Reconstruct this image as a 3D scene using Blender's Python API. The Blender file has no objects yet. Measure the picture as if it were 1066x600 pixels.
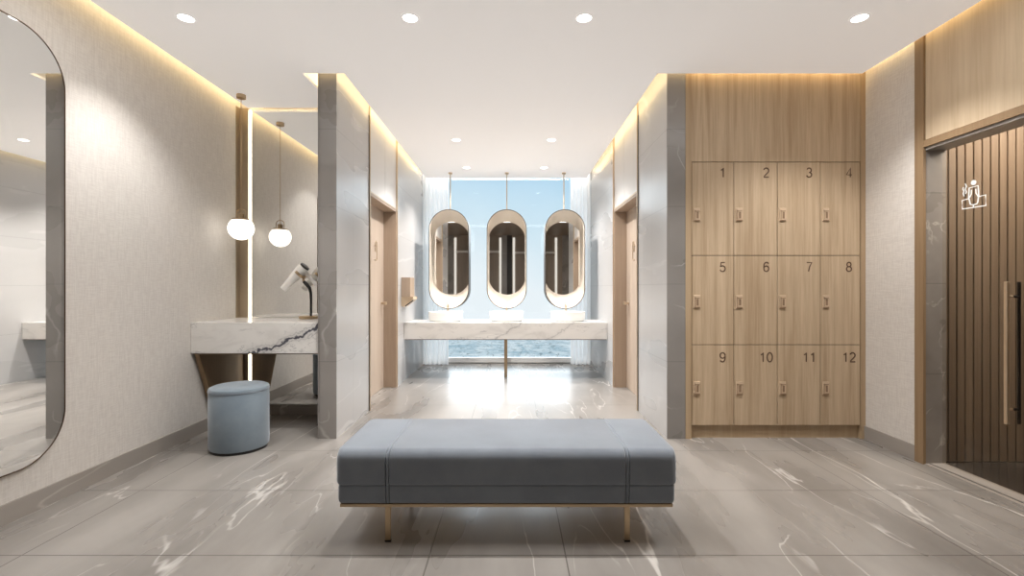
import bpy, bmesh, math, random
from mathutils import Vector, Matrix
random.seed(7)
PI = math.pi
COL = bpy.context.scene.collection
S = bpy.context.scene

# ------------------------------------------------------------------ nodes
def srgb(r, g, b):
    def f(c):
        c /= 255.0
        return c/12.92 if c <= 0.04045 else ((c+0.055)/1.055)**2.4
    return (f(r), f(g), f(b), 1)

class NT:
    def __init__(s, name):
        s.m = bpy.data.materials.new(name); s.m.use_nodes = True
        s.t = s.m.node_tree; s.t.nodes.clear()
        s.out = s.t.nodes.new('ShaderNodeOutputMaterial')
    def n(s, typ, **kw):
        x = s.t.nodes.new(typ)
        for k, v in kw.items():
            setattr(x, k, v)
        return x
    def l(s, a, b): s.t.links.new(a, b)
    def setin(s, sock, v):
        if hasattr(v, 'is_linked') or isinstance(v, bpy.types.NodeSocket): s.l(v, sock)
        else: sock.default_value = v
    def math(s, op, a, b=None, c=None, clamp=False):
        x = s.n('ShaderNodeMath', operation=op, use_clamp=clamp)
        s.setin(x.inputs[0], a)
        if b is not None: s.setin(x.inputs[1], b)
        if c is not None: s.setin(x.inputs[2], c)
        return x.outputs[0]
    def mix(s, f, a, b, blend='MIX'):
        x = s.n('ShaderNodeMix', data_type='RGBA', blend_type=blend)
        s.setin(x.inputs[0], f); s.setin(x.inputs[6], a); s.setin(x.inputs[7], b)
        return x.outputs[2]
    def noise(s, vec, scale, detail=4, rough=.5, dist=0.0):
        x = s.n('ShaderNodeTexNoise')
        s.setin(x.inputs['Vector'], vec)
        x.inputs['Scale'].default_value = scale; x.inputs['Detail'].default_value = detail
        x.inputs['Roughness'].default_value = rough; x.inputs['Distortion'].default_value = dist
        return x.outputs['Fac']
    def maprange(s, v, a, b, c=0., d=1., smooth=True):
        x = s.n('ShaderNodeMapRange'); x.interpolation_type = 'SMOOTHSTEP' if smooth else 'LINEAR'
        s.setin(x.inputs[0], v)
        x.inputs[1].default_value = a; x.inputs[2].default_value = b
        x.inputs[3].default_value = c; x.inputs[4].default_value = d
        return x.outputs[0]
    def pos(s): return s.n('ShaderNodeNewGeometry').outputs['Position']
    def mapping(s, vec, rot=(0,0,0), scale=(1,1,1), loc=(0,0,0)):
        x = s.n('ShaderNodeMapping'); s.l(vec, x.inputs[0])
        x.inputs['Location'].default_value = loc
        x.inputs['Rotation'].default_value = rot; x.inputs['Scale'].default_value = scale
        return x.outputs[0]
    def bsdf(s, color, rough=.5, metal=0., spec=.5, bump=None, bstr=.1, bdist=.01, **kw):
        p = s.n('ShaderNodeBsdfPrincipled')
        s.setin(p.inputs['Base Color'], color); s.setin(p.inputs['Roughness'], rough)
        p.inputs['Metallic'].default_value = metal
        p.inputs['Specular IOR Level'].default_value = spec
        for k, v in kw.items(): s.setin(p.inputs[k.replace('_', ' ')], v)
        if bump is not None:
            b = s.n('ShaderNodeBump'); b.inputs['Strength'].default_value = bstr; b.inputs['Distance'].default_value = bdist
            s.l(bump, b.inputs['Height']); s.l(b.outputs[0], p.inputs['Normal'])
        s.l(p.outputs[0], s.out.inputs[0])
        return p

def simple(name, rgb, rough=.5, metal=0., spec=.5, **kw):
    t = NT(name); t.bsdf(srgb(*rgb), rough, metal, spec, **kw); return t.m

def line_mask(t, coord, period, off, w):
    a = t.math('SUBTRACT', coord, off); a = t.math('DIVIDE', a, period)
    a = t.math('ADD', a, .5); a = t.math('FRACT', a); a = t.math('SUBTRACT', a, .5)
    a = t.math('ABSOLUTE', a); a = t.math('MULTIPLY', a, period)
    return t.math('LESS_THAN', a, w/2)

def stone(name, c1, c2, vein, rough=.3, scale=1., veinw=.010, vamt=.7, joints=(), jcol=(90, 86, 82), rot=(0.3, .2, .7), seed=0., streak=.5, jamt=.6):
    t = NT(name); P = t.pos()
    v = t.mapping(P, rot=rot, scale=(scale, scale*.38, scale*1.0), loc=(seed, seed*.7, seed*1.3))
    n1 = t.noise(v, 1.5, 6, .55, .35)
    n2 = t.noise(t.mapping(P, rot=rot, scale=(scale*2.2, scale*.5, scale*2.2), loc=(seed+4, 2, 1)), 1.6, 3, .5, .0)
    f = t.maprange(n1, .28, .72)
    f = t.math('ADD', t.math('MULTIPLY', f, 1-streak), t.math('MULTIPLY', t.maprange(n2, .3, .7), streak))
    col = t.mix(f, srgb(*c1), srgb(*c2))
    # long veins
    m = None
    for (sc, w, am, r2, sd) in ((.85, veinw, 1., rot, 11.), (1.5, veinw*1.1, .7, (rot[0]+.5, rot[1]-.3, rot[2]+1.1), 23.)):
        vv = t.mapping(P, rot=r2, scale=(scale*1.3, scale*.26, scale*1.2), loc=(seed+sd, sd, seed-sd))
        a = t.noise(vv, sc*1.5, 5, .42, .12)
        d = t.math('ABSOLUTE', t.math('SUBTRACT', a, .5))
        k = t.maprange(d, 0, w, 1, 0)
        msk = t.maprange(t.noise(vv, sc*2.3, 3, .5), .47, .60)
        k = t.math('MULTIPLY', t.math('MULTIPLY', k, msk), am*vamt)
        m = k if m is None else t.math('MAXIMUM', m, k)
    col = t.mix(m, col, srgb(*vein))
    sp = t.n('ShaderNodeSeparateXYZ'); t.l(P, sp.inputs[0])
    j = None
    for (ax, per, off, w) in joints:
        a = line_mask(t, sp.outputs[ax], per, off, w)
        j = a if j is None else t.math('MAXIMUM', j, a)
    if j is not None: col = t.mix(t.math('MULTIPLY', j, jamt), col, srgb(*jcol))
    rr = t.maprange(n2, .3, .7, rough*.85, rough*1.2)
    t.bsdf(col, rr, spec=.5)
    return t.m

def wood(name, c1, c2, rough=.5, axis='Z', scale=1., bands=None):
    t = NT(name); P = t.pos()
    s = {'Z': (14, 14, .55), 'Y': (14, .55, 14), 'X': (.55, 14, 14)}[axis]
    v = t.mapping(P, scale=tuple(k*scale for k in s))
    n = t.noise(v, 1.0, 8, .62, .5)
    n2 = t.noise(v, 5.5, 4, .6, .2)
    f = t.math('ADD', t.math('MULTIPLY', t.maprange(n, .3, .7), .65), t.math('MULTIPLY', t.maprange(n2, .25, .75), .35))
    col = t.mix(f, srgb(*c1), srgb(*c2))
    t.bsdf(col, rough, spec=.35, bump=n2, bstr=.08, bdist=.003)
    return t.m

def marble_white(name, lines, seed=0., rough=.2):
    """white marble with grey veins; lines = (x0, z0, slope, width, amount)"""
    t = NT(name); P = t.pos()
    sp = t.n('ShaderNodeSeparateXYZ'); t.l(P, sp.inputs[0])
    wob = t.math('SUBTRACT', t.noise(P, 7., 6, .6, .6), .5)
    wob2 = t.math('SUBTRACT', t.noise(P, 26., 4, .6, .6), .5)
    v = t.mapping(P, rot=(.2, .9, .3), scale=(1., 1., 2.6), loc=(seed, seed, seed))
    soft = t.maprange(t.noise(v, 2.2, 6, .6, 1.2), .45, .75, 0, .55)
    col = t.mix(soft, srgb(228, 225, 221), srgb(194, 190, 186))
    a = t.noise(v, 2.0, 7, .6, .6)
    k = t.maprange(t.math('ABSOLUTE', t.math('SUBTRACT', a, .5)), 0, .012, 1, 0)
    k = t.math('MULTIPLY', k, t.maprange(t.noise(v, 3.2, 2), .48, .62, 0, .6))
    col = t.mix(k, col, srgb(150, 148, 150))
    for (x0, z0, sl, w, am) in lines:
        d = t.math('SUBTRACT', sp.outputs[2], z0)
        d = t.math('SUBTRACT', d, t.math('MULTIPLY', t.math('SUBTRACT', sp.outputs[0], x0), sl))
        d = t.math('ADD', d, t.math('MULTIPLY', wob, .16)); d = t.math('ADD', d, t.math('MULTIPLY', wob2, .035))
        d = t.math('ABSOLUTE', d)
        thin = t.maprange(d, w*.25, w, am, 0)
        edge = t.math('MULTIPLY', t.maprange(t.math('ABSOLUTE', t.math('SUBTRACT', d, w*1.6)), 0, w*.3, am*.8, 0), 1.)
        broad = t.maprange(d, 0, w*5, am*.4, 0)
        col = t.mix(broad, col, srgb(175, 172, 172))
        col = t.mix(t.math('MAXIMUM', thin, t.math('MULTIPLY', edge, .45)), col, srgb(82, 82, 90))
    t.bsdf(col, rough, spec=.5)
    return t.m

def emit(name, rgb, strength):
    t = NT(name); e = t.n('ShaderNodeEmission'); e.inputs[0].default_value = srgb(*rgb); e.inputs[1].default_value = strength
    t.l(e.outputs[0], t.out.inputs[0]); return t.m

M = {}
# floor: custom joints
def floor_mat(name, c1, c2, vein, rough, joint=True):
    m = stone(name, c1, c2, vein, rough=rough, scale=1.0, veinw=.0065, vamt=.9, rot=(0, 0, -.85), seed=3.1,
              joints=((1, .697, 2.172, .006), (0, 2.44, -.37, .006), (0, 2.44, .24, .006)) if joint else (), jcol=(80, 75, 70), streak=.45, jamt=.8)
    return m
M['floor'] = floor_mat('floor_stone', (118, 113, 108), (166, 161, 156), (216, 212, 207), .28)
M['base'] = stone('skirting_stone', (152, 145, 138), (172, 165, 158), (208, 203, 197), rough=.35, seed=8)
M['pier'] = stone('pier_stone_shaded', (130, 126, 122), (154, 149, 145), (196, 192, 188), rough=.3, scale=.55, rot=(.9, .5, .4), seed=5.3,
                  joints=((2, .617, .614, .005), ), jcol=(110, 108, 106), veinw=.008, vamt=.6, streak=.4)  # darker copy of the wall stone; shade of the fronts put into the colour
M['corr'] = stone('corridor_stone', (182, 180, 179), (196, 194, 193), (218, 216, 215), rough=.3, scale=.5, rot=(.9, .5, .4), seed=2.3,
                  joints=((2, .617, .614, .005), (1, 1.2, 4.26, .004)), jcol=(150, 149, 148), veinw=.008, vamt=.6, streak=.4)
M['jamb'] = stone('jamb_stone', (128, 122, 116), (158, 152, 146), (212, 206, 198), rough=.3, seed=14, rot=(.9, .5, .4), joints=((2, .617, .614, .004),), veinw=.008)
M['dark'] = stone('dark_floor_stone', (48, 44, 41), (66, 61, 57), (140, 132, 122), rough=.08, seed=19, vamt=.4)
M['oak'] = wood('oak_veneer', (170, 145, 116), (209, 187, 159))
M['oakp'] = wood('oak_panel', (192, 170, 141), (214, 195, 168))
M['oakf'] = wood('oak_frame', (170, 145, 115), (190, 167, 137))
M['trimw'] = wood('brown_trim_wood', (140, 115, 88), (158, 133, 103))
M['slat'] = wood('walnut_slat', (118, 102, 86), (140, 123, 105))
M['slatback'] = simple('slat_gap', (36, 27, 21), .7)
M['door'] = wood('door_veneer', (186, 168, 152), (204, 188, 172))
M['doorf'] = wood('door_frame_veneer', (164, 144, 126), (180, 160, 141))
M['whitep'] = simple('white_panel', (226, 222, 218), .45)
M['brass'] = simple('satin_brass', (190, 168, 138), .32, 1.)
M['champ'] = simple('champagne_metal', (214, 194, 168), .38, .75)
M['lining'] = simple('cream_lining', (220, 210, 197), .6)
M['tan'] = simple('tan_metal', (172, 155, 132), .4, .3)
M['bronze'] = simple('bronze_edge', (98, 78, 60), .35, .9)
M['darkm'] = simple('dark_gap', (52, 48, 45), .5)
M['mirror'] = simple('mirror_silver', (236, 236, 234), .015, 1.)
M['blackp'] = simple('black_plastic', (26, 25, 26), .3)
M['whiteg'] = simple('gloss_white', (240, 238, 235), .2)
M['ceram'] = simple('white_ceramic', (240, 240, 238), .25)
M['ceil'] = simple('ceiling_paint_glow', (232, 229, 227), .8, spec=.2, Emission_Color=srgb(255, 250, 246), Emission_Strength=.32)  # emission is added soft fill; the ceiling itself is no lamp
M['cove'] = simple('cove_paint', (236, 228, 212), .8, spec=.2)
M['lens'] = emit('lamp_lens', (255, 252, 246), 9.)
M['globe'] = emit('opal_globe', (255, 247, 235), 2.2)
M['led'] = emit('led_strip', (255, 243, 222), 7.)
M['whites'] = emit('sign_white', (255, 252, 245), 1.1)
M['ink'] = simple('engraved_brown', (96, 72, 54), .6)
M['lock'] = simple('lock_plate', (206, 182, 154), .4)
M['lockd'] = simple('lock_dark', (146, 120, 96), .5)
M['mwhite'] = marble_white('white_marble_vanity', ((-2.04, .685, .40, .020, 1.),), seed=1.)
M['mwash'] = marble_white('white_marble_washstand', ((-.12, .60, .55, .012, .35), (.5, .56, .6, .012, .3),), seed=4.)
# wallpaper
def paper():
    t = NT('linen_wallpaper'); P = t.pos()
    a = t.noise(t.mapping(P, scale=(14, 14, 160)), 1., 3, .6)
    b = t.noise(t.mapping(P, scale=(120, 120, 12)), 1., 3, .6)
    f = t.math('MULTIPLY', t.math('ADD', a, b), .5)
    col = t.mix(t.maprange(f, .35, .65), srgb(212, 206, 200), srgb(226, 221, 215))
    t.bsdf(col, .85, spec=.15, bump=f, bstr=.12, bdist=.004); return t.m
M['paper'] = paper()
def velvet(name, rgb, rgb2):
    t = NT(name); P = t.pos()
    n = t.noise(P, 5., 5, .6); n2 = t.noise(P, 220., 2, .5)
    col = t.mix(t.maprange(n, .3, .7), srgb(*rgb), srgb(*rgb2))
    t.bsdf(col, .75, spec=.2, bump=n2, bstr=.12, bdist=.002, Sheen_Weight=1.0, Sheen_Roughness=.45, Sheen_Tint=srgb(222, 227, 234))
    return t.m
M['velvet'] = velvet('blue_grey_velvet', (125, 132, 142), (135, 143, 153))
M['velvet2'] = velvet('blue_grey_velvet_light', (126, 140, 152), (138, 152, 163))
def curtain_mat():
    t = NT('sheer_curtain_glow')
    d = t.n('ShaderNodeBsdfDiffuse'); d.inputs[0].default_value = srgb(246, 246, 246)
    tr = t.n('ShaderNodeBsdfTranslucent'); tr.inputs[0].default_value = srgb(248, 248, 248)
    tp = t.n('ShaderNodeBsdfTransparent')
    m1 = t.n('ShaderNodeMixShader'); m1.inputs[0].default_value = .45
    m2 = t.n('ShaderNodeMixShader'); m2.inputs[0].default_value = .06
    t.l(d.outputs[0], m1.inputs[1]); t.l(tr.outputs[0], m1.inputs[2])
    em = t.n('ShaderNodeEmission'); em.inputs[1].default_value = .08; ad = t.n('ShaderNodeAddShader'); t.l(m1.outputs[0], ad.inputs[0]); t.l(em.outputs[0], ad.inputs[1]); t.l(ad.outputs[0], m2.inputs[1]); t.l(tp.outputs[0], m2.inputs[2]); t.l(m2.outputs[0], t.out.inputs[0])  # faint glow added so the sheer cloth looks backlit and white
    return t.m
M['curtain'] = curtain_mat()
def glass_mat(name, tint, refl=.08, rough=0.):
    t = NT(name)
    g = t.n('ShaderNodeBsdfGlossy'); g.inputs['Roughness'].default_value = rough
    tp = t.n('ShaderNodeBsdfTransparent'); tp.inputs[0].default_value = srgb(*tint)
    fs = .3 if 'window' in name else .12
    lw = t.n('ShaderNodeLayerWeight'); lw.inputs[0].default_value = .25
    f = t.math('ADD', t.math('MULTIPLY', lw.outputs['Fresnel'], fs), refl*.4, clamp=True)
    m = t.n('ShaderNodeMixShader'); t.l(f, m.inputs[0]); t.l(tp.outputs[0], m.inputs[1]); t.l(g.outputs[0], m.inputs[2])
    t.l(m.outputs[0], t.out.inputs[0]); return t.m
M['glass'] = glass_mat('window_glass', (252, 254, 255), .02)
M['gdoor'] = glass_mat('door_glass', (250, 248, 245), .0)

# ------------------------------------------------------------------ mesh helpers
def box(bm, x0, x1, y0, y1, z0, z1):
    vs = [bm.verts.new((x, y, z)) for x in (x0, x1) for y in (y0, y1) for z in (z0, z1)]
    for f in ((0, 1, 3, 2), (4, 6, 7, 5), (0, 4, 5, 1), (2, 3, 7, 6), (0, 2, 6, 4), (1, 5, 7, 3)):
        bm.faces.new([vs[i] for i in f])
    return bm
def boxes(*bs):
    bm = bmesh.new()
    for b in bs: box(bm, *b)
    return bm
def lathe(bm, prof, seg=48, mat=None, cap=True):
    """prof: list of (r, z); revolve about z; mat: Matrix"""
    rings = []
    for r, z in prof:
        rings.append([bm.verts.new((r*math.cos(2*PI*i/seg), r*math.sin(2*PI*i/seg), z)) for i in range(seg)] if r > 1e-6 else [bm.verts.new((0, 0, z))])
    for a, b in zip(rings[:-1], rings[1:]):
        for i in range(seg):
            j = (i+1) % seg
            if len(a) == 1 and len(b) == 1: continue
            if len(a) == 1: bm.faces.new((a[0], b[j], b[i]))
            elif len(b) == 1: bm.faces.new((a[i], a[j], b[0]))
            else: bm.faces.new((a[i], a[j], b[j], b[i]))
    if cap:
        if len(rings[0]) > 1: bm.faces.new(list(reversed(rings[0])))
        if len(rings[-1]) > 1: bm.faces.new(rings[-1])
    if mat is not None:
        vs = [v for r in rings for v in r]
        bmesh.ops.transform(bm, matrix=mat, verts=vs)
    return bm
def tube(bm, pts, rad, seg=12, closed=False):
    pts = [Vector(p) for p in pts]; n = len(pts)
    rads = rad if isinstance(rad, (list, tuple)) else [rad]*n
    rings = []; up = None
    for i, p in enumerate(pts):
        a = pts[(i-1) % n] if (closed or i > 0) else p
        b = pts[(i+1) % n] if (closed or i < n-1) else p
        t = (b-a).normalized()
        if up is None:
            up = Vector((0, 0, 1)) if abs(t.z) < .9 else Vector((0, 1, 0))
        u = (up - t*up.dot(t)).normalized(); w = t.cross(u); up = u
        rings.append([bm.verts.new(p + (u*math.cos(2*PI*k/seg) + w*math.sin(2*PI*k/seg))*rads[i]) for k in range(seg)])
    m = n if closed else n-1
    for i in range(m):
        a, b = rings[i], rings[(i+1) % n]
        for k in range(seg):
            l = (k+1) % seg
            bm.faces.new((a[k], a[l], b[l], b[k]))
    if not closed:
        bm.faces.new(list(reversed(rings[0]))); bm.faces.new(rings[-1])
    return bm
def obj(name, bm, mat, parent=None, loc=None, smooth=False, bevel=0., seg=2):
    me = bpy.data.meshes.new(name)
    bmesh.ops.recalc_face_normals(bm, faces=bm.faces[:])
    bm.to_mesh(me); bm.free()
    o = bpy.data.objects.new(name, me); COL.objects.link(o)
    if mat: me.materials.append(mat)
    if loc: o.location = loc
    if parent: o.parent = parent
    if smooth:
        for p in me.polygons: p.use_smooth = True
        md = o.modifiers.new('es', 'EDGE_SPLIT'); md.split_angle = math.radians(38)
    if bevel:
        md = o.modifiers.new('bv', 'BEVEL'); md.width = bevel; md.segments = seg; md.limit_method = 'ANGLE'; md.angle_limit = math.radians(40)
    return o
def shift(bm, v):
    bmesh.ops.translate(bm, vec=Vector(v), verts=bm.verts[:]); return bm
def thing(name, label, cat, loc=(0, 0, 0), group=None):
    o = bpy.data.objects.new(name, None); COL.objects.link(o); o.empty_display_size = .1
    o.location = loc; o['label'] = label; o['category'] = cat
    if group: o['group'] = group
    return o
def tag(o, label, cat, group=None):
    o['label'] = label; o['category'] = cat
    if group: o['group'] = group
    return o
def struct(name, bm, mat, label=None, cat='structure', parent=None, **kw):
    o = obj(name, bm, mat, parent, **kw)
    if parent is None:
        o['kind'] = 'structure'
        if label: o['label'] = label; o['category'] = cat
    return o
def part(name, bm, mat, root, **kw):
    """bm in world coordinates, parented to root (an Empty at root.location)"""
    shift(bm, -root.location)
    return obj(name, bm, mat, root, **kw)

# ------------------------------------------------------------------ dimensions (metres; camera at origin looking +Y)
H = 2.885
XL, XR = -2.57, 2.81
YP = 3.86                      # plane of piers and lockers
PL0, PL1 = -1.531, -1.397      # left pier / corridor left face
PR0, PR1 = 1.233, 1.378        # corridor right face / right pier
YM = 4.58                      # vanity mirror
YE = 7.66                      # window plane
YB = -1.0                      # wall behind the viewer
D0, D1, DH = 4.73, 5.875, 2.145   # corridor door niches
TOPZ = 3.06

# floor / ceiling
struct('floor', boxes((XL-.02, 2.84, YB-.1, YE+.05, -.06, 0)), M['floor'], 'greige marble tile floor with white veins', 'floor')
fl2 = struct('floor_sauna', boxes((2.93, 4.4, 1.2, 3.36, -.06, -.002)), M['dark'], 'dark polished stone floor behind the glass door', 'floor')
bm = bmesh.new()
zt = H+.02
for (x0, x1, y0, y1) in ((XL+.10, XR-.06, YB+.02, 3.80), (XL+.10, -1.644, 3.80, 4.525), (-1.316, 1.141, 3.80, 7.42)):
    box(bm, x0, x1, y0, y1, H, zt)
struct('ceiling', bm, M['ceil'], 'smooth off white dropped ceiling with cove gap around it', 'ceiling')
struct('ceiling_upper', boxes((XL-.02, 4.4, YB-.1, YE+.1, TOPZ, TOPZ+.05)), M['cove'], 'upper ceiling above the cove gap', 'ceiling')

# walls
struct('wall_left', boxes((XL-.12, XL, YB-.1, YM+.1, 0, TOPZ)), M['paper'], 'cream linen textured wall on the left', 'wall')
struct('wall_back', boxes((XL-.1, XR+.1, YB-.12, YB, 0, TOPZ)), wood('back_wall_wood', (142, 128, 116), (160, 146, 133)), 'brown panelled wall seen only in the mirrors', 'wall')
struct('wall_vanity', boxes((XL-.1, PL0, YM+.02, YM+.12, 0, TOPZ)), M['paper'], 'wall behind the vanity mirror', 'wall')
# right wall: wallpapered return beside lockers + part before the sauna portal
struct('wall_right', boxes((XR, XR+.12, 3.364, YP+.5, 0, TOPZ), (XR, XR+.12, YB-.1, 1.55, 0, TOPZ)), M['paper'], 'cream linen textured wall strip beside the lockers', 'wall')
# corridor walls (stone) with door niches
bm = boxes((PL0, PL1, YP, D0, 0, TOPZ), (PL0, PL1, D1, YE+.05, 0, TOPZ))
struct('wall_corridor_left', bm, M['corr'], 'pale veined stone corridor wall on the left', 'wall')
bm = boxes((PR0, PR1, YP, D0, 0, TOPZ), (PR0, PR1, D1, YE+.05, 0, TOPZ))
struct('wall_corridor_right', bm, M['corr'], 'pale veined stone corridor wall on the right', 'wall')
# pier end slabs: same stone, lack of front light painted darker
struct('wall_pier_left', boxes((PL0-.004, PL1, YP-.012, YP-.0005, 0, TOPZ), (PL0-.0125, PL0-.0005, YP-.012, YM, 0, TOPZ)), M['pier'], 'grey veined stone end of left pier', 'wall')
struct('wall_pier_right', boxes((PR0, PR1, YP-.012, YP-.0005, 0, TOPZ)), M['pier'], 'grey veined stone end of right pier', 'wall')
struct('wall_behind_lockers', boxes((PR1, XR+.12, YP+.46, YP+.5, 0, TOPZ)), M['cove'], 'wall behind the lockers', 'wall')

# door niches
def niche(side, n):
    s = -1 if side == 'left' else 1
    xw = PL1 if s < 0 else PR0
    def X(d): return xw + s*d
    def bx(d0, d1, y0, y1, z0, z1):
        a, b = sorted((X(d0), X(d1))); return (a, b, y0, y1, z0, z1)
    # panel above door: two leaves with a groove
    mid = (D0+D1)/2+.05
    o = struct('trim_%d' % (n*10+1), boxes(bx(.006, .1, D0+.016, mid-.003, DH+.012, TOPZ), bx(.006, .1, mid+.003, D1-.016, DH+.012, TOPZ)), M['whitep'], 'white panel above the %s corridor door' % side, 'panel')
    # frame: pale metal profiles either side and under the panel
    struct('trim_%d' % (n*10+2), boxes(bx(-.012, .16, D0+.001, D0+.015, 0, TOPZ-.002), bx(-.012, .16, D1-.015, D1-.001, 0, TOPZ-.002), bx(-.004, .1, D0+.015, D1-.015, DH-.002, DH+.012)), M['champ'], 'slim pale metal frame around the %s corridor door' % side, 'trim')
    struct('trim_%d' % (n*10+3), boxes(bx(.004, .02, D0-.012, D0-.0005, 0, TOPZ), bx(-.004, .02, D0-.010, D0, 0, H)), M['darkm'], 'dark shadow gap beside the %s corridor door' % side, 'trim')
    # jambs + soffit
    struct('trim_%d' % (n*10+4), boxes(bx(.0, .158, D0+.015, D0+.04, 0, DH-.002), bx(.0, .158, D1-.04, D1-.015, 0, DH-.002), bx(.0, .158, D0+.04, D1-.04, DH-.03, DH-.002)), M['doorf'], 'tan veneer reveal of the %s corridor door' % side, 'trim')
    d = struct('door_%d' % n, boxes(bx(.15, .19, D0+.04, D1-.04, .004, DH-.03)), M['door'], 'pale wood door with small square knob on the %s of the corridor' % side, 'door')
    # knob
    ky, kz = D1-.15, 1.02
    k = bmesh.new(); box(k, *bx(.105, .15, ky-.012, ky+.012, kz-.012, kz+.012)); box(k, *bx(.085, .108, ky-.05, ky+.03, kz-.018, kz+.018))
    kb = obj('door_knob', k, M['champ'], d, bevel=.004)
    # sign: shower-like pictogram
    sy, sz = 5.50, 1.64
    sg = bmesh.new(); xx = X(.146)
    tube(sg, [(xx, sy+.03, sz-.12), (xx, sy+.03, sz+.06), (xx, sy+.02, sz+.085), (xx, sy-.01, sz+.09), (xx, sy-.03, sz+.075), (xx, sy-.03, sz+.05)], .0055, 8)
    box(sg, xx-.004, xx+.004, sy-.055, sy-.005, sz+.035, sz+.048)
    for q in (-.045, -.03, -.015):
        tube(sg, [(xx, sy+q, sz+.02), (xx, sy+q, sz-.03)], .003, 6)
    tube(sg, [(xx, sy-.06, sz-.12), (xx, sy+.03, sz-.12)], .0055, 8)
    obj('sign', sg, M['champ'], d, smooth=True)
niche('left', 1); niche('right', 2)
# backs of the niches (close the gap so no light leaks)
struct('wall_niche_left', boxes((PL1-.24, PL1-.192, D0-.1, D1+.1, 0, TOPZ)), M['whitep'])
struct('wall_niche_right', boxes((PR0+.192, PR0+.24, D0-.1, D1+.1, 0, TOPZ)), M['whitep'])

# baseboards
struct('baseboard_left', boxes((XL, XL+.012, YB, YM, 0, .105)), M['base'], 'grey stone skirting along left wall', 'baseboard')
struct('baseboard_right', boxes((XR-.012, XR, 3.366, YP, 0, .105)), M['base'], 'grey stone skirting between lockers and glass door', 'baseboard')
struct('baseboard_vanity', boxes((XL+.012, PL0-.013, YM-.012, YM+.02, 0, .095)), M['base'], 'grey stone skirting below the vanity mirror', 'baseboard')

# ---------------------------------------------------------------- sauna portal on the right wall
PY0, PY1 = 1.55, 3.294
GX = 2.93
PH = 2.157
struct('trim_1', boxes((XR-.014, XR+.004, 3.292, 3.3635, 0, TOPZ)), M['trimw'], 'brown wood upright trim beside the glass door', 'trim')
struct('trim_2', boxes((XR-.012, XR+.10, PY0, 3.2955, PH, PH+.046)), M['trimw'], 'brown wood trim above the glass door', 'trim')
struct('wall_portal', boxes((XR-.004, XR+.10, PY0, 2.575, PH+.05, TOPZ), (XR-.004, XR+.10, 2.579, 3.285, PH+.05, TOPZ)), M['oakp'], 'oak veneer panels above the glass door', 'panel')
struct('trim_3', boxes((XR+.0045, 2.955, PY1+.002, 3.335, 0, PH-.001)), M['jamb'], 'grey stone jamb of the glass door', 'jamb')
struct('trim_4', boxes((XR, 2.955, PY0, PY1, PH-.02, PH-.001)), M['jamb'], 'grey stone lintel over the glass door', 'lintel')
struct('trim_5', boxes((XR-.004, XR+.028, PY0, 3.345, 0, .004), (XR+.04, 2.95, PY0, 3.345, 0, .006)), M['base'], 'pale stone threshold strip of the glass door', 'threshold')
struct('trim_6', boxes((XR+.028, XR+.04, PY0, 3.345, 0, .002)), M['darkm'], 'dark groove in the threshold', 'threshold')
# slatted wall inside
bm = bmesh.new(); x = 2.957
while x < 4.38:
    box(bm, x, x+.048, 3.34, 3.36, 0, 2.6); x += .0585
struct('wall_slatted', bm, M['slat'], 'vertical brown slatted wall behind the glass door', 'wall', bevel=.002)
struct('wall_slat_backing', boxes((2.955, 4.4, 3.362, 3.40, 0, TOPZ)), M['slatback'], 'dark backing of the slats', 'wall')
struct('wall_sauna_side', boxes((4.4, 4.44, 1.1, 3.40, 0, TOPZ), (2.93, 4.4, 1.1, 1.14, 0, TOPZ)), M['slat'], 'brown side wall behind the glass door', 'wall')
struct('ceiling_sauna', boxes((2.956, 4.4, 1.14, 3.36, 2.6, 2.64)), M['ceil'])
# glass door
gd = struct('door_3', boxes((GX-.005, GX+.005, 2.25, 3.29, .008, PH-.024)), M['gdoor'], 'frameless clear glass door with tall brass pull handle', 'door')
gd2 = struct('window_2', boxes((GX-.005, GX+.005, 1.56, 2.244, .008, PH-.024)), M['gdoor'], 'fixed glass panel beside the glass door', 'window')
def bar(dx, name, mat):
    bm = bmesh.new(); yb = 2.83
    w = .010 if dx < 0 else .007
    box(bm, GX+dx-w, GX+dx+w, yb-w, yb+w, .403, 1.237)
    for z in (.49, 1.15):
        a, b = sorted((GX+dx, GX + (.0052 if dx > 0 else -.0052)))
        tube(bm, [(a, yb, z), (b, yb, z)], .008, 10)
    return obj(name, bm, mat, gd, bevel=.003)
bar(-.038, 'pull_handle', M['champ']); bar(.034, 'inner_pull_handle', M['blackp'])
# sauna sign on the glass: u to the viewer's right = -Y, v up
sgn = bmesh.new(); sx = GX-.009
u0, su = 3.147, .164/26.0
def G(px, py):   # pictogram pixel (10x crop units 170..430, 160..470) sheared back to the glass plane
    u = (px-170)/10.0; v = (470-(py + (px-170)*.155))/10.0
    return (sx, u0-u*su, 1.712+v*.00600)
def stroke(pts, r=.0032): tube(sgn, [G(*p) for p in pts], r, 8)
stroke([(250, 358), (178, 375), (180, 468), (428, 435), (425, 325), (358, 340)])
stroke([(300, 445), (300, 425), (268, 420), (250, 345), (255, 245), (350, 225), (355, 330), (345, 400), (335, 415), (300, 425)])
stroke([(280, 265), (278, 310), (262, 345)], .0027); stroke([(325, 258), (328, 305), (350, 340)], .0027)
stroke([(200, 330), (190, 300), (198, 275), (186, 250), (192, 232)], .0027)
stroke([(215, 305), (225, 285), (212, 255), (226, 225), (212, 195)], .0027)
hc = G(302, 190)
lathe(sgn, [(0, -.003), (.016, -.003), (.016, .003), (0, .003)], 8, Matrix.Translation(hc) @ Matrix.Rotation(PI/2, 4, 'Y'))
so = obj('sauna_sign', sgn, M['whites'], gd, smooth=False)
so['label'] = 'white pictogram of a seated figure with steam'

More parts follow.
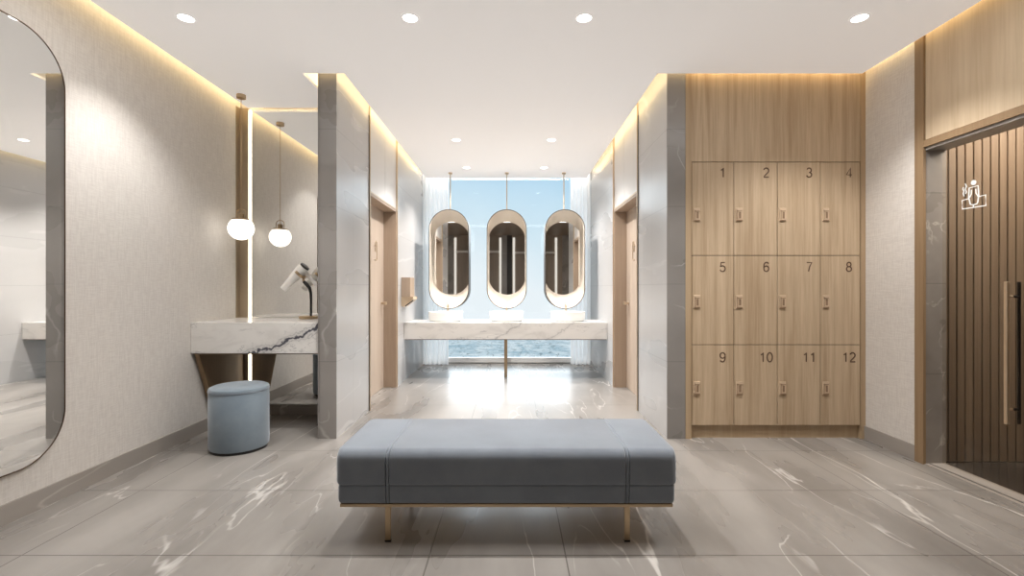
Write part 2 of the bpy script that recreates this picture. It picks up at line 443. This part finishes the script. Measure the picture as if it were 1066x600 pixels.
# ---------------------------------------------------------------- lockers
LC = [1.429, 1.766, 2.112, 2.455, 2.771]
LZ = [2.2035, 1.4585, .7475, .105]
lk = thing('locker_cabinet', 'oak bank of twelve numbered lockers built between stone pier and wall', 'lockers', ((PR1+XR)/2, YP+.2, 0))
part('frame', boxes((PR1+.001, LC[0]-.0035, YP-.014, YP+.45, 0, TOPZ-.01), (LC[4]+.0035, XR-.001, YP-.014, YP+.45, 0, TOPZ-.01)), M['oakf'], lk)
part('carcass', boxes((LC[0]-.003, LC[4]+.003, YP+.012, YP+.45, .11, TOPZ-.01)), M['darkm'], lk)
part('top_panel', boxes((LC[0]-.001, LC[4]+.001, YP-.006, YP+.012, LZ[0]+.0025, TOPZ-.01)), M['oak'], lk)
part('plinth', boxes((LC[0]-.002, LC[4]+.002, YP+.022, YP+.05, 0, LZ[3]-.004)), M['oakf'], lk)
def arc(cx, cy, rx, ry, a0, a1, n=10):
    return [(cx+rx*math.cos(math.radians(a0+(a1-a0)*k/n)), cy+ry*math.sin(math.radians(a0+(a1-a0)*k/n))) for k in range(n+1)]
GLYPH = {   # strokes in a cell 0.6 wide, 1 high
    '0': [arc(.3, .5, .27, .47, 0, 360, 24)], '1': [[(.12, .74), (.25, .82), (.36, .97), (.36, .03)]],
    '2': [arc(.3, .70, .26, .27, 165, -30, 12) + [(.10, .14), (.04, .03), (.57, .03)]],
    '3': [arc(.28, .74, .22, .23, 160, -90, 12) + arc(.28, .28, .26, .25, 90, -165, 12)],
    '4': [[(.44, .03), (.44, .97), (.03, .27), (.58, .27)]],
    '5': [[(.52, .95), (.14, .95), (.07, .50)] + arc(.29, .32, .27, .29, 125, -160, 12)],
    '6': [arc(.33, .62, .27, .35, 35, 180, 10) + [(.05, .35)] + arc(.31, .31, .26, .28, 180, -180, 20)],
    '7': [[(.04, .95), (.56, .95), (.33, .50), (.22, .03)]],
    '8': [arc(.3, .74, .21, .23, 0, 360, 20), arc(.3, .28, .26, .25, 0, 360, 20)],
    '9': [arc(.29, .69, .26, .28, 0, 360, 20) + [(.55, .60)] + arc(.27, .38, .27, .35, 0, -145, 10)]}
def text_mesh(txt, size):
    bm = bmesh.new(); h = size*.69; w = h*.74; x0 = -w*len(txt)/2
    for k, ch in enumerate(txt):
        for st_ in GLYPH[ch]:
            tube(bm, [(x0+k*w+px*h*.98+.004, (py-.5)*h, 0) for px, py in st_], .0054, 6)
    for v in bm.verts: v.co.z *= .5
    bmesh.ops.recalc_face_normals(bm, faces=bm.faces[:])
    me = bpy.data.meshes.new('number'); bm.to_mesh(me); bm.free(); return me
num = 0
NZ = [1.2+120*YP/504, 1.2+22*YP/504, 1.2-72*YP/504]
LKZ = [1.784, 1.092, .404]
for r in range(3):
    for c in range(4):
        num += 1
        x0, x1 = LC[c]+.0025, LC[c+1]-.0025; z1, z0 = LZ[r]-.0025, LZ[r+1]+.0025
        cx, cz = (x0+x1)/2, (z0+z1)/2
        bm = boxes((x0, x1, YP-.006, YP+.0115, z0, z1)); shift(bm, (-cx, -YP, -cz))
        d = obj('door', bm, M['oak'], lk, loc=(cx-lk.location.x, YP-lk.location.y, cz), bevel=.0015)
        d['label'] = 'locker door numbered %d' % num
        me = text_mesh(str(num), .112); me.materials.append(M['ink'])
        t = bpy.data.objects.new('number', me); COL.objects.link(t); t.parent = d
        nx = LC[c+1] - (.087 if c < 3 else .087)
        t.rotation_euler = (PI/2, 0, 0); t.location = (nx-cx, -.0066, NZ[r]-cz)
        t['label'] = 'engraved number %d' % num
        lx = LC[c]+.041; lz = LKZ[r]
        bm = boxes((lx-.026, lx+.026, YP-.014, YP-.006, lz-.052, lz+.052)); shift(bm, (-cx, -YP, -cz))
        lo = obj('lock', bm, M['lock'], d, bevel=.003)
        bm = boxes((lx-.022, lx+.022, YP-.017, YP-.0142, lz-.050, lz-.042), (lx-.004, lx+.012, YP-.0165, YP-.0142, lz-.030, lz+.020), (lx-.018, lx-.014, YP-.0165, YP-.0142, lz-.038, lz+.036), (lx-.020, lx+.020, YP-.0165, YP-.0142, lz+.026, lz+.030)); shift(bm, (-cx, -YP, -cz))
        obj('lock_slot', bm, M['lockd'], d)

# ---------------------------------------------------------------- bench
def rrect(hw, hh, r, n=6, rb=None):
    r = max(.001, min(r, hw, hh)); out = []; rt = r
    for cx, cy, a0 in ((hw-r, hh-r, 0), (-hw+r, hh-r, PI/2), (-hw+r, -hh+r, PI), (hw-r, -hh+r, 3*PI/2)):
        if rb is not None and a0 >= PI-.01:
            r = max(.001, min(rb, hw, hh)); cx = math.copysign(hw-r, cx); cy = -hh+r
        for i in range(n+1):
            a = a0 + PI/2*i/n; out.append((cx+r*math.cos(a), cy+r*math.sin(a)))
    return out
def upholster(stations, y0, y1, z0, z1, r, crown=0., rb=None):
    bm = bmesh.new(); rings = []
    cy, cz = (y0+y1)/2, (z0+z1)/2
    for x, ins in stations:
        pr = rrect((y1-y0)/2-ins, (z1-z0)/2-ins*.35, r, 7, rb)
        ring = []
        for (a, b) in pr:
            zz = b
            if b > 0: zz += crown*(1-(a/((y1-y0)/2))**2)*(b/((z1-z0)/2))
            ring.append(bm.verts.new((x, cy+a, cz+zz)))
        rings.append(ring)
    n = len(rings[0])
    for a, b in zip(rings[:-1], rings[1:]):
        for i in range(n): bm.faces.new((a[i], a[(i+1) % n], b[(i+1) % n], b[i]))
    bm.faces.new(rings[0]); bm.faces.new(list(reversed(rings[-1])))
    return bm
BX0, BX1, BY0, BY1 = -.832, .779, 2.27, 2.87
def stations(x0, x1, R, seams):
    st = []
    for i in range(9):
        a = PI/2*i/8; st.append((x0+R*(1-math.sin(a)) if False else x0+R*(1-math.cos(a)), R*(1-math.sin(a))))
    for s in seams:
        for dx, ins in ((-.0115, 0), (-.009, .004), (-.0075, .011), (-.006, .004), (-.0035, -.001), (.0035, -.001), (.006, .004), (.0075, .011), (.009, .004), (.0115, 0)):
            st.append((s+dx, ins))
    for i in range(9):
        a = PI/2*(8-i)/8; st.append((x1-R*(1-math.cos(a)), R*(1-math.sin(a))))
    return st
bn = thing('bench', 'long upholstered blue grey bench on slim brass legs', 'bench', ((BX0+BX1)/2, 2.57, 0))
part('seat_cushion', upholster(stations(BX0, BX1, .035, (-.585, .543)), BY0, BY1, .272, .434, .05, .006, .010), M['velvet'], bn, smooth=True)
part('lower_cushion', upholster(stations(BX0+.008, BX1-.008, .025, (-.585, .543)), BY0+.006, BY1-.006, .180, .2725, .010, 0., .022), M['velvet'], bn, smooth=True)
part('rail', boxes((BX0+.02, BX1-.02, BY0+.012, BY1-.012, .166, .181)), M['brass'], bn, bevel=.002)
for x in (-.587, .545):
    for (y, s) in ((2.295, 1), (2.845, -1)):
        bm = bmesh.new()
        box(bm, x-.013, x+.013, y-.006, y+.006, .006, .167)
        part('leg', bm, M['brass'], bn, bevel=.002)
        part('foot_pad', boxes((x-.014, x+.014, y-.008, y+.008, 0, .006)), M['blackp'], bn)
    part('cross_bar', boxes((x-.013, x+.013, 2.301, 2.839, .150, .166)), M['brass'], bn)

# ---------------------------------------------------------------- stool
st = thing('stool', 'round drum shaped blue grey upholstered stool in front of the vanity', 'stool', (-2.049, 3.64, 0))
obj('base', lathe(bmesh.new(), [(.19, 0), (.19, .022)], 64), M['blackp'], st, smooth=True)
obj('body', lathe(bmesh.new(), [(.196, .020), (.2015, .028), (.2025, .24), (.2025, .432), (.199, .438)], 64), M['velvet2'], st, smooth=True)
obj('seat', lathe(bmesh.new(), [(.199, .438), (.203, .443), (.2035, .452), (.199, .462), (.18, .471), (.13, .477), (.06, .480), (0, .481)], 64), M['velvet2'], st, smooth=True)
bm = bmesh.new(); tube(bm, [(.203*math.cos(2*PI*i/64), .203*math.sin(2*PI*i/64), .440) for i in range(64)], .0032, 8, closed=True)
obj('piping', bm, M['velvet'], st, smooth=True)

# ---------------------------------------------------------------- vanity
va = thing('vanity_counter', 'white marble vanity counter with grey veins between left wall and stone pier', 'vanity counter', (-2.05, 4.2, 0))
VX0, VX1, VY0, VY1 = XL+.001, PL0-.014, 3.87, YM-.028
part('countertop', boxes((VX0, VX1, VY0, VY1, .6765, .923)), M['mwhite'], va, bevel=.002)
part('underside', boxes((VX0+.01, VX1-.005, VY0+.015, VY1-.01, .668, .6765)), M['bronze'], va)
bm = bmesh.new()   # tapered support panel against the left wall
pts = [(VY0+.03, .667), (YM-.03, .667), (YM-.03, .107), (VY0+.26, .107)]
xa, xb = XL+.013, XL+.05
va_ = [bm.verts.new((xa, y, z)) for y, z in pts]; vb_ = [bm.verts.new((xb, y, z)) for y, z in pts]
bm.faces.new(va_); bm.faces.new(list(reversed(vb_)))
for i in range(4): bm.faces.new((va_[i], vb_[i], vb_[(i+1) % 4], va_[(i+1) % 4]))
part('support_panel', bm, M['trimw'], va)

vm = thing('vanity_mirror', 'tall mirror with glowing vertical light strip behind the vanity counter', 'mirror', (-2.05, YM, .1))
part('glass', boxes((-2.462, PL0-.014, YM-.004, YM+.01, .098, TOPZ-.01)), M['mirror'], vm)
part('side_profile', boxes((XL+.001, -2.484, YM-.022, YM-.002, .108, H+.01)), M['tan'], vm)
struct('trim_11', boxes((XL, XL+.006, YM-.075, YM-.023, .9235, H+.01)), M['tan'], 'tan metal strip on the left wall beside the vanity mirror', 'trim')
part('light_strip', boxes((-2.481, -2.465, YM-.012, YM-.001, .12, H-.005)), M['led'], vm)

pn = thing('pendant_lamp', 'white glass globe pendant lamp with brass cap hanging above the vanity', 'pendant lamp', (-2.361, 4.22, 1.719))
gr = .103
obj('globe', lathe(bmesh.new(), [(gr*math.sin(PI*i/24)*1.02, -gr*.98*math.cos(PI*i/24)) for i in range(19)], 48, cap=False), M['globe'], pn, smooth=True)
obj('cap', lathe(bmesh.new(), [(.0, .068), (.072, .068), (.073, .080), (.070, .084), (.024, .086), (.024, .128), (.012, .134)], 32), M['brass'], pn, smooth=True)
bm = bmesh.new()
hp = [(-.04, 0, .084), (-.04, 0, .14)] + [(-.04*math.cos(a), 0, .14+.03*math.sin(a)) for a in [PI*i/10 for i in range(1, 10)]] + [(.04, 0, .14), (.04, 0, .084)]
tube(bm, hp, .0042, 8); obj('handle', bm, M['brass'], pn, smooth=True)
bm = bmesh.new(); tube(bm, [(0, 0, .13), (0, 0, H-1.719-.02)], .0032, 8); obj('cord', bm, M['brass'], pn, smooth=True)
obj('canopy', lathe(bmesh.new(), [(.038, H-1.719-.032), (.038, H-1.719-.0005)], 32), M['brass'], pn, smooth=True)

# hair dryer + stand
ds = thing('dryer_stand', 'black curved dryer stand with brass base on the vanity counter', 'stand', (-1.83, 4.36, .923))
obj('base', lathe(bmesh.new(), [(.080, 0), (.084, .004), (.084, .022), (.078, .026), (.02, .027)], 40), M['brass'], ds, smooth=True)
bm = bmesh.new(); tube(bm, [(.02, 0, .018), (.02, 0, .17), (.018, 0, .23), (.008, 0, .275), (-.02, 0, .31), (-.045, 0, .335)], [.010, .0105, .0125, .015, .016, .014], 12)
obj('stem', bm, M['blackp'], ds, smooth=True)
bm = bmesh.new()
ax = Vector((-.199, 0, -.207)).normalized()
c0 = Vector((-.075, 0, .405))
q = ax.to_track_quat('Z', 'Y').to_matrix().to_4x4()
lathe(bm, [(.053, -.012), (.057, -.012), (.057, .012), (.053, .012), (.053, -.012)], 32, Matrix.Translation(c0) @ q, cap=False)
tube(bm, [(-.045, 0, .335), (-.047, 0, .36)], .012, 10)
obj('holder_ring', bm, M['brass'], ds, smooth=True)
hd = thing('hair_dryer', 'white hair dryer resting in the stand on the vanity counter', 'hair dryer', (-1.83, 4.36, .923))
mt = Matrix.Translation(Vector((-.036, 0, .470))) @ q
obj('barrel', lathe(bmesh.new(), [(.036, 0), (.048, .008), (.052, .04), (.049, .09), (.042, .14), (.036, .175)], 36, mt), M['whiteg'], hd, smooth=True)
bm = lathe(bmesh.new(), [(.0362, .172), (.032, .20), (.026, .25), (.022, .285)], 36)
for v in bm.verts: v.co.y *= (1.0 + (v.co.z-.17)*3.5); v.co.x *= (1.0-(v.co.z-.17)*4.5)
bmesh.ops.transform(bm, matrix=mt, verts=bm.verts[:]); obj('nozzle', bm, M['whiteg'], hd, smooth=True)
obj('rear_grille', lathe(bmesh.new(), [(.034, -.012), (.044, -.008), (.045, .006), (.036, .008)], 36, mt), M['blackp'], hd, smooth=True)
bm = bmesh.new(); tube(bm, [(-.065, .035, .425), (-.01, .045, .375), (.03, .05, .325), (.045, .05, .30)], [.019, .018, .017, .014], 14); obj('handle', bm, M['whiteg'], hd, smooth=True)

# ---------------------------------------------------------------- big mirror on the left wall
wm = thing('wall_mirror', 'large rounded rectangular mirror with thin bronze edge on the left wall', 'mirror', (XL+.012, 2.05, 1.42))
def pill_plate(bm, plane, c, hw, hh, r, d0, d1, n=12, inner=None):
    """plate in the YZ ('x') or XZ ('y') plane; c centre (a, z); extruded d0..d1 on the plane's axis; inner: hole inset"""
    def P(a, b, d):
        return (d, c[0]+a, c[1]+b) if plane == 'x' else (c[0]+a, d, c[1]+b)
    out = rrect(hw, hh, r, n)
    A = [bm.verts.new(P(a, b, d0)) for a, b in out]; B = [bm.verts.new(P(a, b, d1)) for a, b in out]
    k = len(out)
    for i in range(k): bm.faces.new((A[i], A[(i+1) % k], B[(i+1) % k], B[i]))
    if inner is None:
        bm.faces.new(A); bm.faces.new(list(reversed(B)))
    else:
        inn = rrect(hw-inner, hh-inner, r-inner, n)
        A2 = [bm.verts.new(P(a, b, d0)) for a, b in inn]; B2 = [bm.verts.new(P(a, b, d1)) for a, b in inn]
        for i in range(k):
            j = (i+1) % k
            bm.faces.new((A2[i], B2[i], B2[j], A2[j])); bm.faces.new((A[i], A2[i], A2[j], A[j])); bm.faces.new((B[i], B[j], B2[j], B2[i]))
    return bm
part('frame', pill_plate(bmesh.new(), 'x', (2.05, 1.42), .716, 1.168, .27, XL+.001, XL+.020, 16, inner=.006), M['bronze'], wm, smooth=True)
part('glass', pill_plate(bmesh.new(), 'x', (2.05, 1.42), 0.7095, 1.1615, .2635, XL+.002, XL+.0185, 16), M['mirror'], wm)

# ---------------------------------------------------------------- washstand
WX0, WX1, WY0, WY1 = PL1+.001, PR0-.001, 6.26, 6.87
ws = thing('washstand_counter', 'white marble wash counter on one slim brass leg across the corridor end', 'wash counter', (-.08, 6.5, 0))
part('countertop', boxes((WX0, WX1, WY0, WY1, .536, .752)), M['mwash'], ws, bevel=.002)
part('underside', boxes((WX0+.01, WX1-.01, WY0+.01, WY1-.01, .528, .536)), M['bronze'], ws)
part('leg', boxes((-.104, -.062, 6.45, 6.49, .004, .528)), M['brass'], ws, bevel=.003)
BC = [(-.90, 'left'), (-.075, 'middle'), (.757, 'right')]
for i, (bx_, nm) in enumerate(BC):
    b = lathe(bmesh.new(), [(0, .0), (.205, .0), (.222, .012), (.230, .05), (.232, .125), (.226, .130), (.218, .128), (.212, .06), (.19, .025), (.03, .018), (0, .017)], 56)
    o = obj('washbasin', b, M['ceram'], loc=(bx_, 6.57, .752), smooth=True)
    for v in o.data.vertices: v.co.y *= .85
    tag(o, 'round white vessel washbasin, %s of the three on the wash counter' % nm, 'washbasin', 'washbasins on the marble counter')
    f = thing('faucet', 'slim brass basin tap behind the %s washbasin' % nm, 'tap', (bx_, 6.81, .752), 'taps on the marble counter')
    obj('base', lathe(bmesh.new(), [(.024, 0), (.024, .008), (.015, .012)], 20), M['brass'], f, smooth=True)
    bm = bmesh.new(); tube(bm, [(0, 0, .008), (0, 0, .22)], .013, 14); obj('column', bm, M['champ'], f, smooth=True)
    bm = bmesh.new(); tube(bm, [(0, 0, .20), (0, -.06, .205), (0, -.13, .20), (0, -.135, .185)], .011, 12); obj('spout', bm, M['champ'], f, smooth=True)
    obj('lever', lathe(bmesh.new(), [(.017, .222), (.018, .25), (.013, .256)], 20), M['whiteg'], f, smooth=True)
    # hanging mirror
    m = thing('hanging_mirror', 'pill shaped deep framed mirror hanging from the ceiling behind the %s washbasin' % nm, 'mirror', (bx_, 7.1, 1.613), 'hanging mirrors at the window')
    F0, F1 = 6.90, 7.20
    hw, z0, z1 = .275, .912, 2.312
    zc, hh = (z0+z1)/2, (z1-z0)/2
    part('frame', pill_plate(bmesh.new(), 'y', (bx_, zc), hw+.010, hh+.010, hw+.010, F0, F1+.012, 16, inner=.009), M['bronze'], m, smooth=True)
    # tapered lining: front pill -> shorter back pill
    bm = bmesh.new(); rings = []
    for k in range(7):
        t = k/6; e = t
        zt_, zb_ = z1-.13*e, z0+.19*e
        y = F0+.002+(F1-F0-.004)*t
        pr = rrect(hw-.0005, (zt_-zb_)/2, hw-.0005, 16)
        rings.append([bm.verts.new((bx_+a, y, (zt_+zb_)/2+c)) for a, c in pr])
    for a, c in zip(rings[:-1], rings[1:]):
        for k in range(len(a)):
            l = (k+1) % len(a); bm.faces.new((a[k], a[l], c[l], c[k]))
    part('lining', bm, M['lining'], m, smooth=True)
    part('glass', pill_plate(bmesh.new(), 'y', (bx_, zc), hw-.002, hh-.002, hw-.002, F1-.003, F1+.008, 16), M['mirror'], m)
    bm = bmesh.new(); tube(bm, [(bx_, 7.07, z1+.008), (bx_, 7.07, H-.01)], .008, 10); part('rod', bm, M['champ'], m, smooth=True)
    bm = bmesh.new(); lathe(bm, [(.03, 0), (.03, .022)], 24, Matrix.Translation((bx_, 7.07, H-.0225))); part('canopy', bm, M['champ'], m, smooth=True)

# towel dispenser on the left corridor wall
td = thing('towel_dispenser', 'tan wall mounted paper towel dispenser with slanted outlet on the corridor wall', 'dispenser', (PL1+.001, 6.22, 1.0))
xa, xb = PL1+.001, PL1+.115
part('housing', boxes((xa, xb, 6.10, 6.36, 1.09, 1.335)), M['doorf'], td, bevel=.004)
def prism(pts, y0, y1):
    bm = bmesh.new(); A = [bm.verts.new((x, y0, z)) for x, z in pts]; B = [bm.verts.new((x, y1, z)) for x, z in pts]; n = len(pts)
    bm.faces.new(A); bm.faces.new(list(reversed(B)))
    for i in range(n): bm.faces.new((A[i], B[i], B[(i+1) % n], A[(i+1) % n]))
    return bm
part('outlet', prism([(xa, 1.089), (xa, .975), (xa+.03, .96), (xb+.035, 1.055), (xb+.035, 1.09)], 6.10, 6.36), M['champ'], td)
part('slot', prism([(xa+.05, .963), (xb+.037, 1.035), (xb+.037, 1.05), (xa+.05, .978)], 6.098, 6.12), M['blackp'], td)

# ---------------------------------------------------------------- window, curtains, outside
wn = struct('window_1', boxes((PL1, PR0, YE-.03, YE+.05, 0, .10), (PL1, PL1+.05, YE-.02, YE+.05, .10, TOPZ), (PR0-.05, PR0, YE-.02, YE+.05, .10, TOPZ), (PL1+.05, PR0-.05, YE-.02, YE+.05, TOPZ-.06, TOPZ)), M['whiteg'], 'full width window at the end of the corridor', 'window')
obj('gasket', boxes((PL1+.01, PR0-.01, YE-.034, YE-.0305, .012, .024)), M['darkm'], wn)
obj('pane', boxes((PL1+.05, PR0-.05, YE+.01, YE+.02, .10, TOPZ-.06)), M['glass'], wn)
def curtain(x0, x1, folds, ph, label):
    bm = bmesh.new(); n = folds*14; rows = 10; g = []
    for i in range(n+1):
        u = i/n; col = []
        for j in range(rows+1):
            v = j/rows; z = .012 + (TOPZ-.03)*v
            amp = .026*(1-.25*v)
            y = 7.515 + amp*math.sin(2*PI*folds*u+ph+.25*math.sin(6*u)) + .007*math.sin(2*PI*folds*2.3*u+1)
            x = x0+(x1-x0)*u + .008*math.sin(4*PI*folds*u)
            col.append(bm.verts.new((x, y, z)))
        g.append(col)
    for i in range(n):
        for j in range(rows): bm.faces.new((g[i][j], g[i+1][j], g[i+1][j+1], g[i][j+1]))
    o = obj('curtain', bm, M['curtain'], smooth=False)
    for p in o.data.polygons: p.use_smooth = True
    return tag(o, label, 'curtain', 'sheer curtains at the window')
curtain(PL1+.012, -.985, 6, 0, 'sheer white curtain gathered at the left side of the window')
curtain(.91, PR0-.012, 5, 1.4, 'sheer white curtain gathered at the right side of the window')

def sea_mat():
    t = NT('hazy_sea'); P = t.pos()
    sp = t.n('ShaderNodeSeparateXYZ'); t.l(P, sp.inputs[0])
    n = t.noise(t.mapping(P, scale=(.08, .05, 1)), 1., 8, .7, .8)
    n2 = t.noise(t.mapping(P, scale=(.4, .16, 1)), 1., 5, .7, .4)
    col = t.mix(t.maprange(n, .35, .65), srgb(150, 182, 198), srgb(216, 229, 235))
    col = t.mix(t.maprange(n2, .52, .66), col, srgb(132, 152, 162))
    col = t.mix(t.maprange(n2, .40, .30), col, srgb(232, 236, 236))
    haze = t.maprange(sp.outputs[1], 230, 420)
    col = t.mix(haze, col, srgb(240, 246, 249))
    e = t.n('ShaderNodeEmission'); t.l(col, e.inputs[0]); e.inputs[1].default_value = 1.
    t.l(e.outputs[0], t.out.inputs[0]); return t.m
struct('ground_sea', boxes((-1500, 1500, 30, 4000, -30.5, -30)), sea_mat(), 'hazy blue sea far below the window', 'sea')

# ---------------------------------------------------------------- back wall details (seen in the mirrors)
struct('trim_7', boxes(*[(x-.035, x+.035, YB, YB+.03, .1, 2.8) for x in (-1.8, -.37, .06, 1.40)]), emit('back_led', (255, 248, 238), .9), 'white lit uprights on the wall behind the viewer', 'trim')
struct('trim_8', boxes((-1.76, -.41, YB, YB+.25, 2.32, 2.37), (.10, 1.36, YB, YB+.25, 2.29, 2.34)), M['whitep'], 'pale shelves on the wall behind the viewer', 'shelf')
struct('trim_9', boxes((-.16, 0, YB, YB+.02, 0, 2.88)), M['darkm'], 'dark upright on the wall behind the viewer', 'trim')
M['up'] = M['pier']
struct('trim_10', boxes((-.33, -.16, YB, YB+.02, 0, 2.88), (1.60, 1.95, YB, YB+.02, 0, 2.88), (-2.3, -1.86, YB, YB+.02, 0, 2.88)), M['pier'], 'grey stone uprights on the wall behind the viewer', 'trim')

struct('ceiling_rear_mask', boxes((-2.2, 2.4, YB+.03, 1.95, H-.012, H-.001)), wood('rear_ceiling_wood', (128, 110, 94), (146, 128, 112)), 'brown wood field added under the rear ceiling to darken the mirrors', 'ceiling')  # added brown field, keeps the bright ceiling out of the mirrors
# ---------------------------------------------------------------- downlights
def downlight(x, y, label, e, group, ang=110, r=.045):
    t = thing('downlight', label, 'downlight', (x, y, H), group)
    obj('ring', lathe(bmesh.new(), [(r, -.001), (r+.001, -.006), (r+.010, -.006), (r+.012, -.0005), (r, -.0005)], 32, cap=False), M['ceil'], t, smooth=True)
    obj('lens', lathe(bmesh.new(), [(0, -.0025), (r, -.0025), (r, -.0008), (0, -.0008)], 32, cap=False), M['lens'], t)
    L = bpy.data.lights.new('spot', 'SPOT'); L.energy = e; L.spot_size = math.radians(ang); L.spot_blend = .7
    L.color = (1, .975, .945); L.shadow_soft_size = .014
    o = bpy.data.objects.new('spot', L); COL.objects.link(o); o.parent = t; o.location = (0, 0, -.03)
E1, E2 = 98, 140
downlight(-2.03, 3.015, 'recessed ceiling downlight nearest the left wall', E1*.6, 'downlights above the lounge')
downlight(-.634, 3.015, 'recessed ceiling downlight above the bench, left one of two', E1, 'downlights above the lounge')
downlight(.449, 3.015, 'recessed ceiling downlight above the bench, right one of two', E1, 'downlights above the lounge')
downlight(2.165, 3.015, 'recessed ceiling downlight in front of the lockers', E1*.85, 'downlights above the lounge')
for y, nm in ((5.50, 'nearer'), (6.77, 'farther')):
    for x, sd in ((-.634, 'left'), (.449, 'right')):
        downlight(x, y, 'recessed corridor downlight, %s pair, %s side' % (nm, sd), E2, 'downlights in the corridor', 120)

# ---------------------------------------------------------------- lights
def area(name, loc, direction, sx, sy, e, color=(1, 1, 1), spread=None):
    L = bpy.data.lights.new(name, 'AREA'); L.shape = 'RECTANGLE'; L.size = sx; L.size_y = sy; L.energy = e; L.color = color
    if spread: L.spread = math.radians(spread)
    o = bpy.data.objects.new(name, L); COL.objects.link(o); o.location = loc
    d = Vector(direction).normalized()
    o.rotation_euler = d.to_track_quat('-Z', 'Y').to_euler()
    return o
WARM = (1, .76, .40)
def cove(p, q, nrm, e=9., color=WARM, z=H+.10, up=False):
    p, q = Vector(p), Vector(q); c = (p+q)/2; ln = (q-p).length
    n = Vector((nrm[0], nrm[1], -.35))
    if up: n = Vector((nrm[0]*.3, nrm[1]*.3, 1))
    # local X of a light with up axis Z tracked: horizontal
    area('cove_light', (c.x, c.y, z), n, ln, .03, e*ln, color)
CE = 1.0
cove((XL+.10, YB), (XL+.10, 4.52), (-1, 0), CE)
cove((XL+.12, 4.51), (-1.66, 4.51), (0, 1), CE*3, z=H+.03, up=True)
cove((-1.66, 3.82), (-1.66, 4.5), (1, 0), CE*3, z=H+.03, up=True)
cove((-1.66, 3.80), (-1.30, 3.80), (0, 1), CE*1.7)
cove((-1.316, 3.8), (-1.316, 7.4), (-1, 0), CE)
cove((1.141, 3.8), (1.141, 7.4), (1, 0), CE)
cove((1.141, 3.80), (2.74, 3.80), (0, 1), CE*1.7)
cove((2.749, YB), (2.749, 3.78), (1, 0), CE)
cove((-1.3, 7.42), (1.13, 7.42), (0, 1), 4., (1, .98, .96))  # added unseen strip at the curtain recess, brightens curtains and corridor end
# daylight spilling in above the window's line of sight
L = bpy.data.lights.new('daylight', 'SUN'); L.energy = 2.0; L.angle = math.radians(50); L.color = (.95, .98, 1)
o = bpy.data.objects.new('daylight', L); COL.objects.link(o); o.location = (0, 12, 6)
o.rotation_euler = Vector((0, -1, -.55)).to_track_quat('-Z', 'Y').to_euler()
# added fill lamp under the ceiling, out of view; no fixture there
area('ceiling_fill_light', (.1, 2.45, H-.03), (0, 0, -1), 4.6, .5, 34, (1, .985, .965))
# no uplight here; the added glow in the ceiling paint replaces it
# sauna interior lamp
area('sauna_lamp', (3.5, 2.9, 2.56), (0, .25, -1), 1.2, .9, 44, (1, .9, .78))

# world
W = bpy.data.worlds.new('sky'); S.world = W; W.use_nodes = True
nt = W.node_tree; nt.nodes.clear()
o = nt.nodes.new('ShaderNodeOutputWorld'); b = nt.nodes.new('ShaderNodeBackground')
tc = nt.nodes.new('ShaderNodeTexCoord'); sp = nt.nodes.new('ShaderNodeSeparateXYZ'); nt.links.new(tc.outputs['Generated'], sp.inputs[0])
ma = nt.nodes.new('ShaderNodeMath'); ma.operation = 'MULTIPLY_ADD'; nt.links.new(sp.outputs[0], ma.inputs[0]); ma.inputs[1].default_value = .25; nt.links.new(sp.outputs[2], ma.inputs[2])
cl = nt.nodes.new('ShaderNodeTexNoise'); cl.inputs['Scale'].default_value = 5; cl.inputs['Detail'].default_value = 4
nt.links.new(tc.outputs['Generated'], cl.inputs['Vector'])
m2 = nt.nodes.new('ShaderNodeMath'); m2.operation = 'MULTIPLY_ADD'; nt.links.new(cl.outputs['Fac'], m2.inputs[0]); m2.inputs[1].default_value = -.12; nt.links.new(ma.outputs[0], m2.inputs[2])
m3 = nt.nodes.new('ShaderNodeMath'); m3.operation = 'ADD'; nt.links.new(m2.outputs[0], m3.inputs[0]); m3.inputs[1].default_value = .06
r = nt.nodes.new('ShaderNodeValToRGB'); nt.links.new(m3.outputs[0], r.inputs[0])
r.color_ramp.elements[0].position = .0; r.color_ramp.elements[0].color = srgb(240, 246, 249)
r.color_ramp.elements[1].position = .30; r.color_ramp.elements[1].color = srgb(168, 211, 238)
e = r.color_ramp.elements.new(.12); e.color = srgb(214, 234, 244)
nt.links.new(r.outputs[0], b.inputs[0]); b.inputs[1].default_value = 1.0; nt.links.new(b.outputs[0], o.inputs[0])

# ---------------------------------------------------------------- camera
cd = bpy.data.cameras.new('camera'); cam = bpy.data.objects.new('camera', cd); COL.objects.link(cam)
cam.location = (0, 0, 1.2); cam.rotation_euler = (PI/2, 0, 0)
cd.sensor_width = 36; cd.lens = 504/1066*36; cd.clip_start = .05; cd.clip_end = 6000
S.camera = cam
S.view_settings.view_transform = 'Standard'; S.view_settings.look = 'None'; S.view_settings.exposure = 0.03
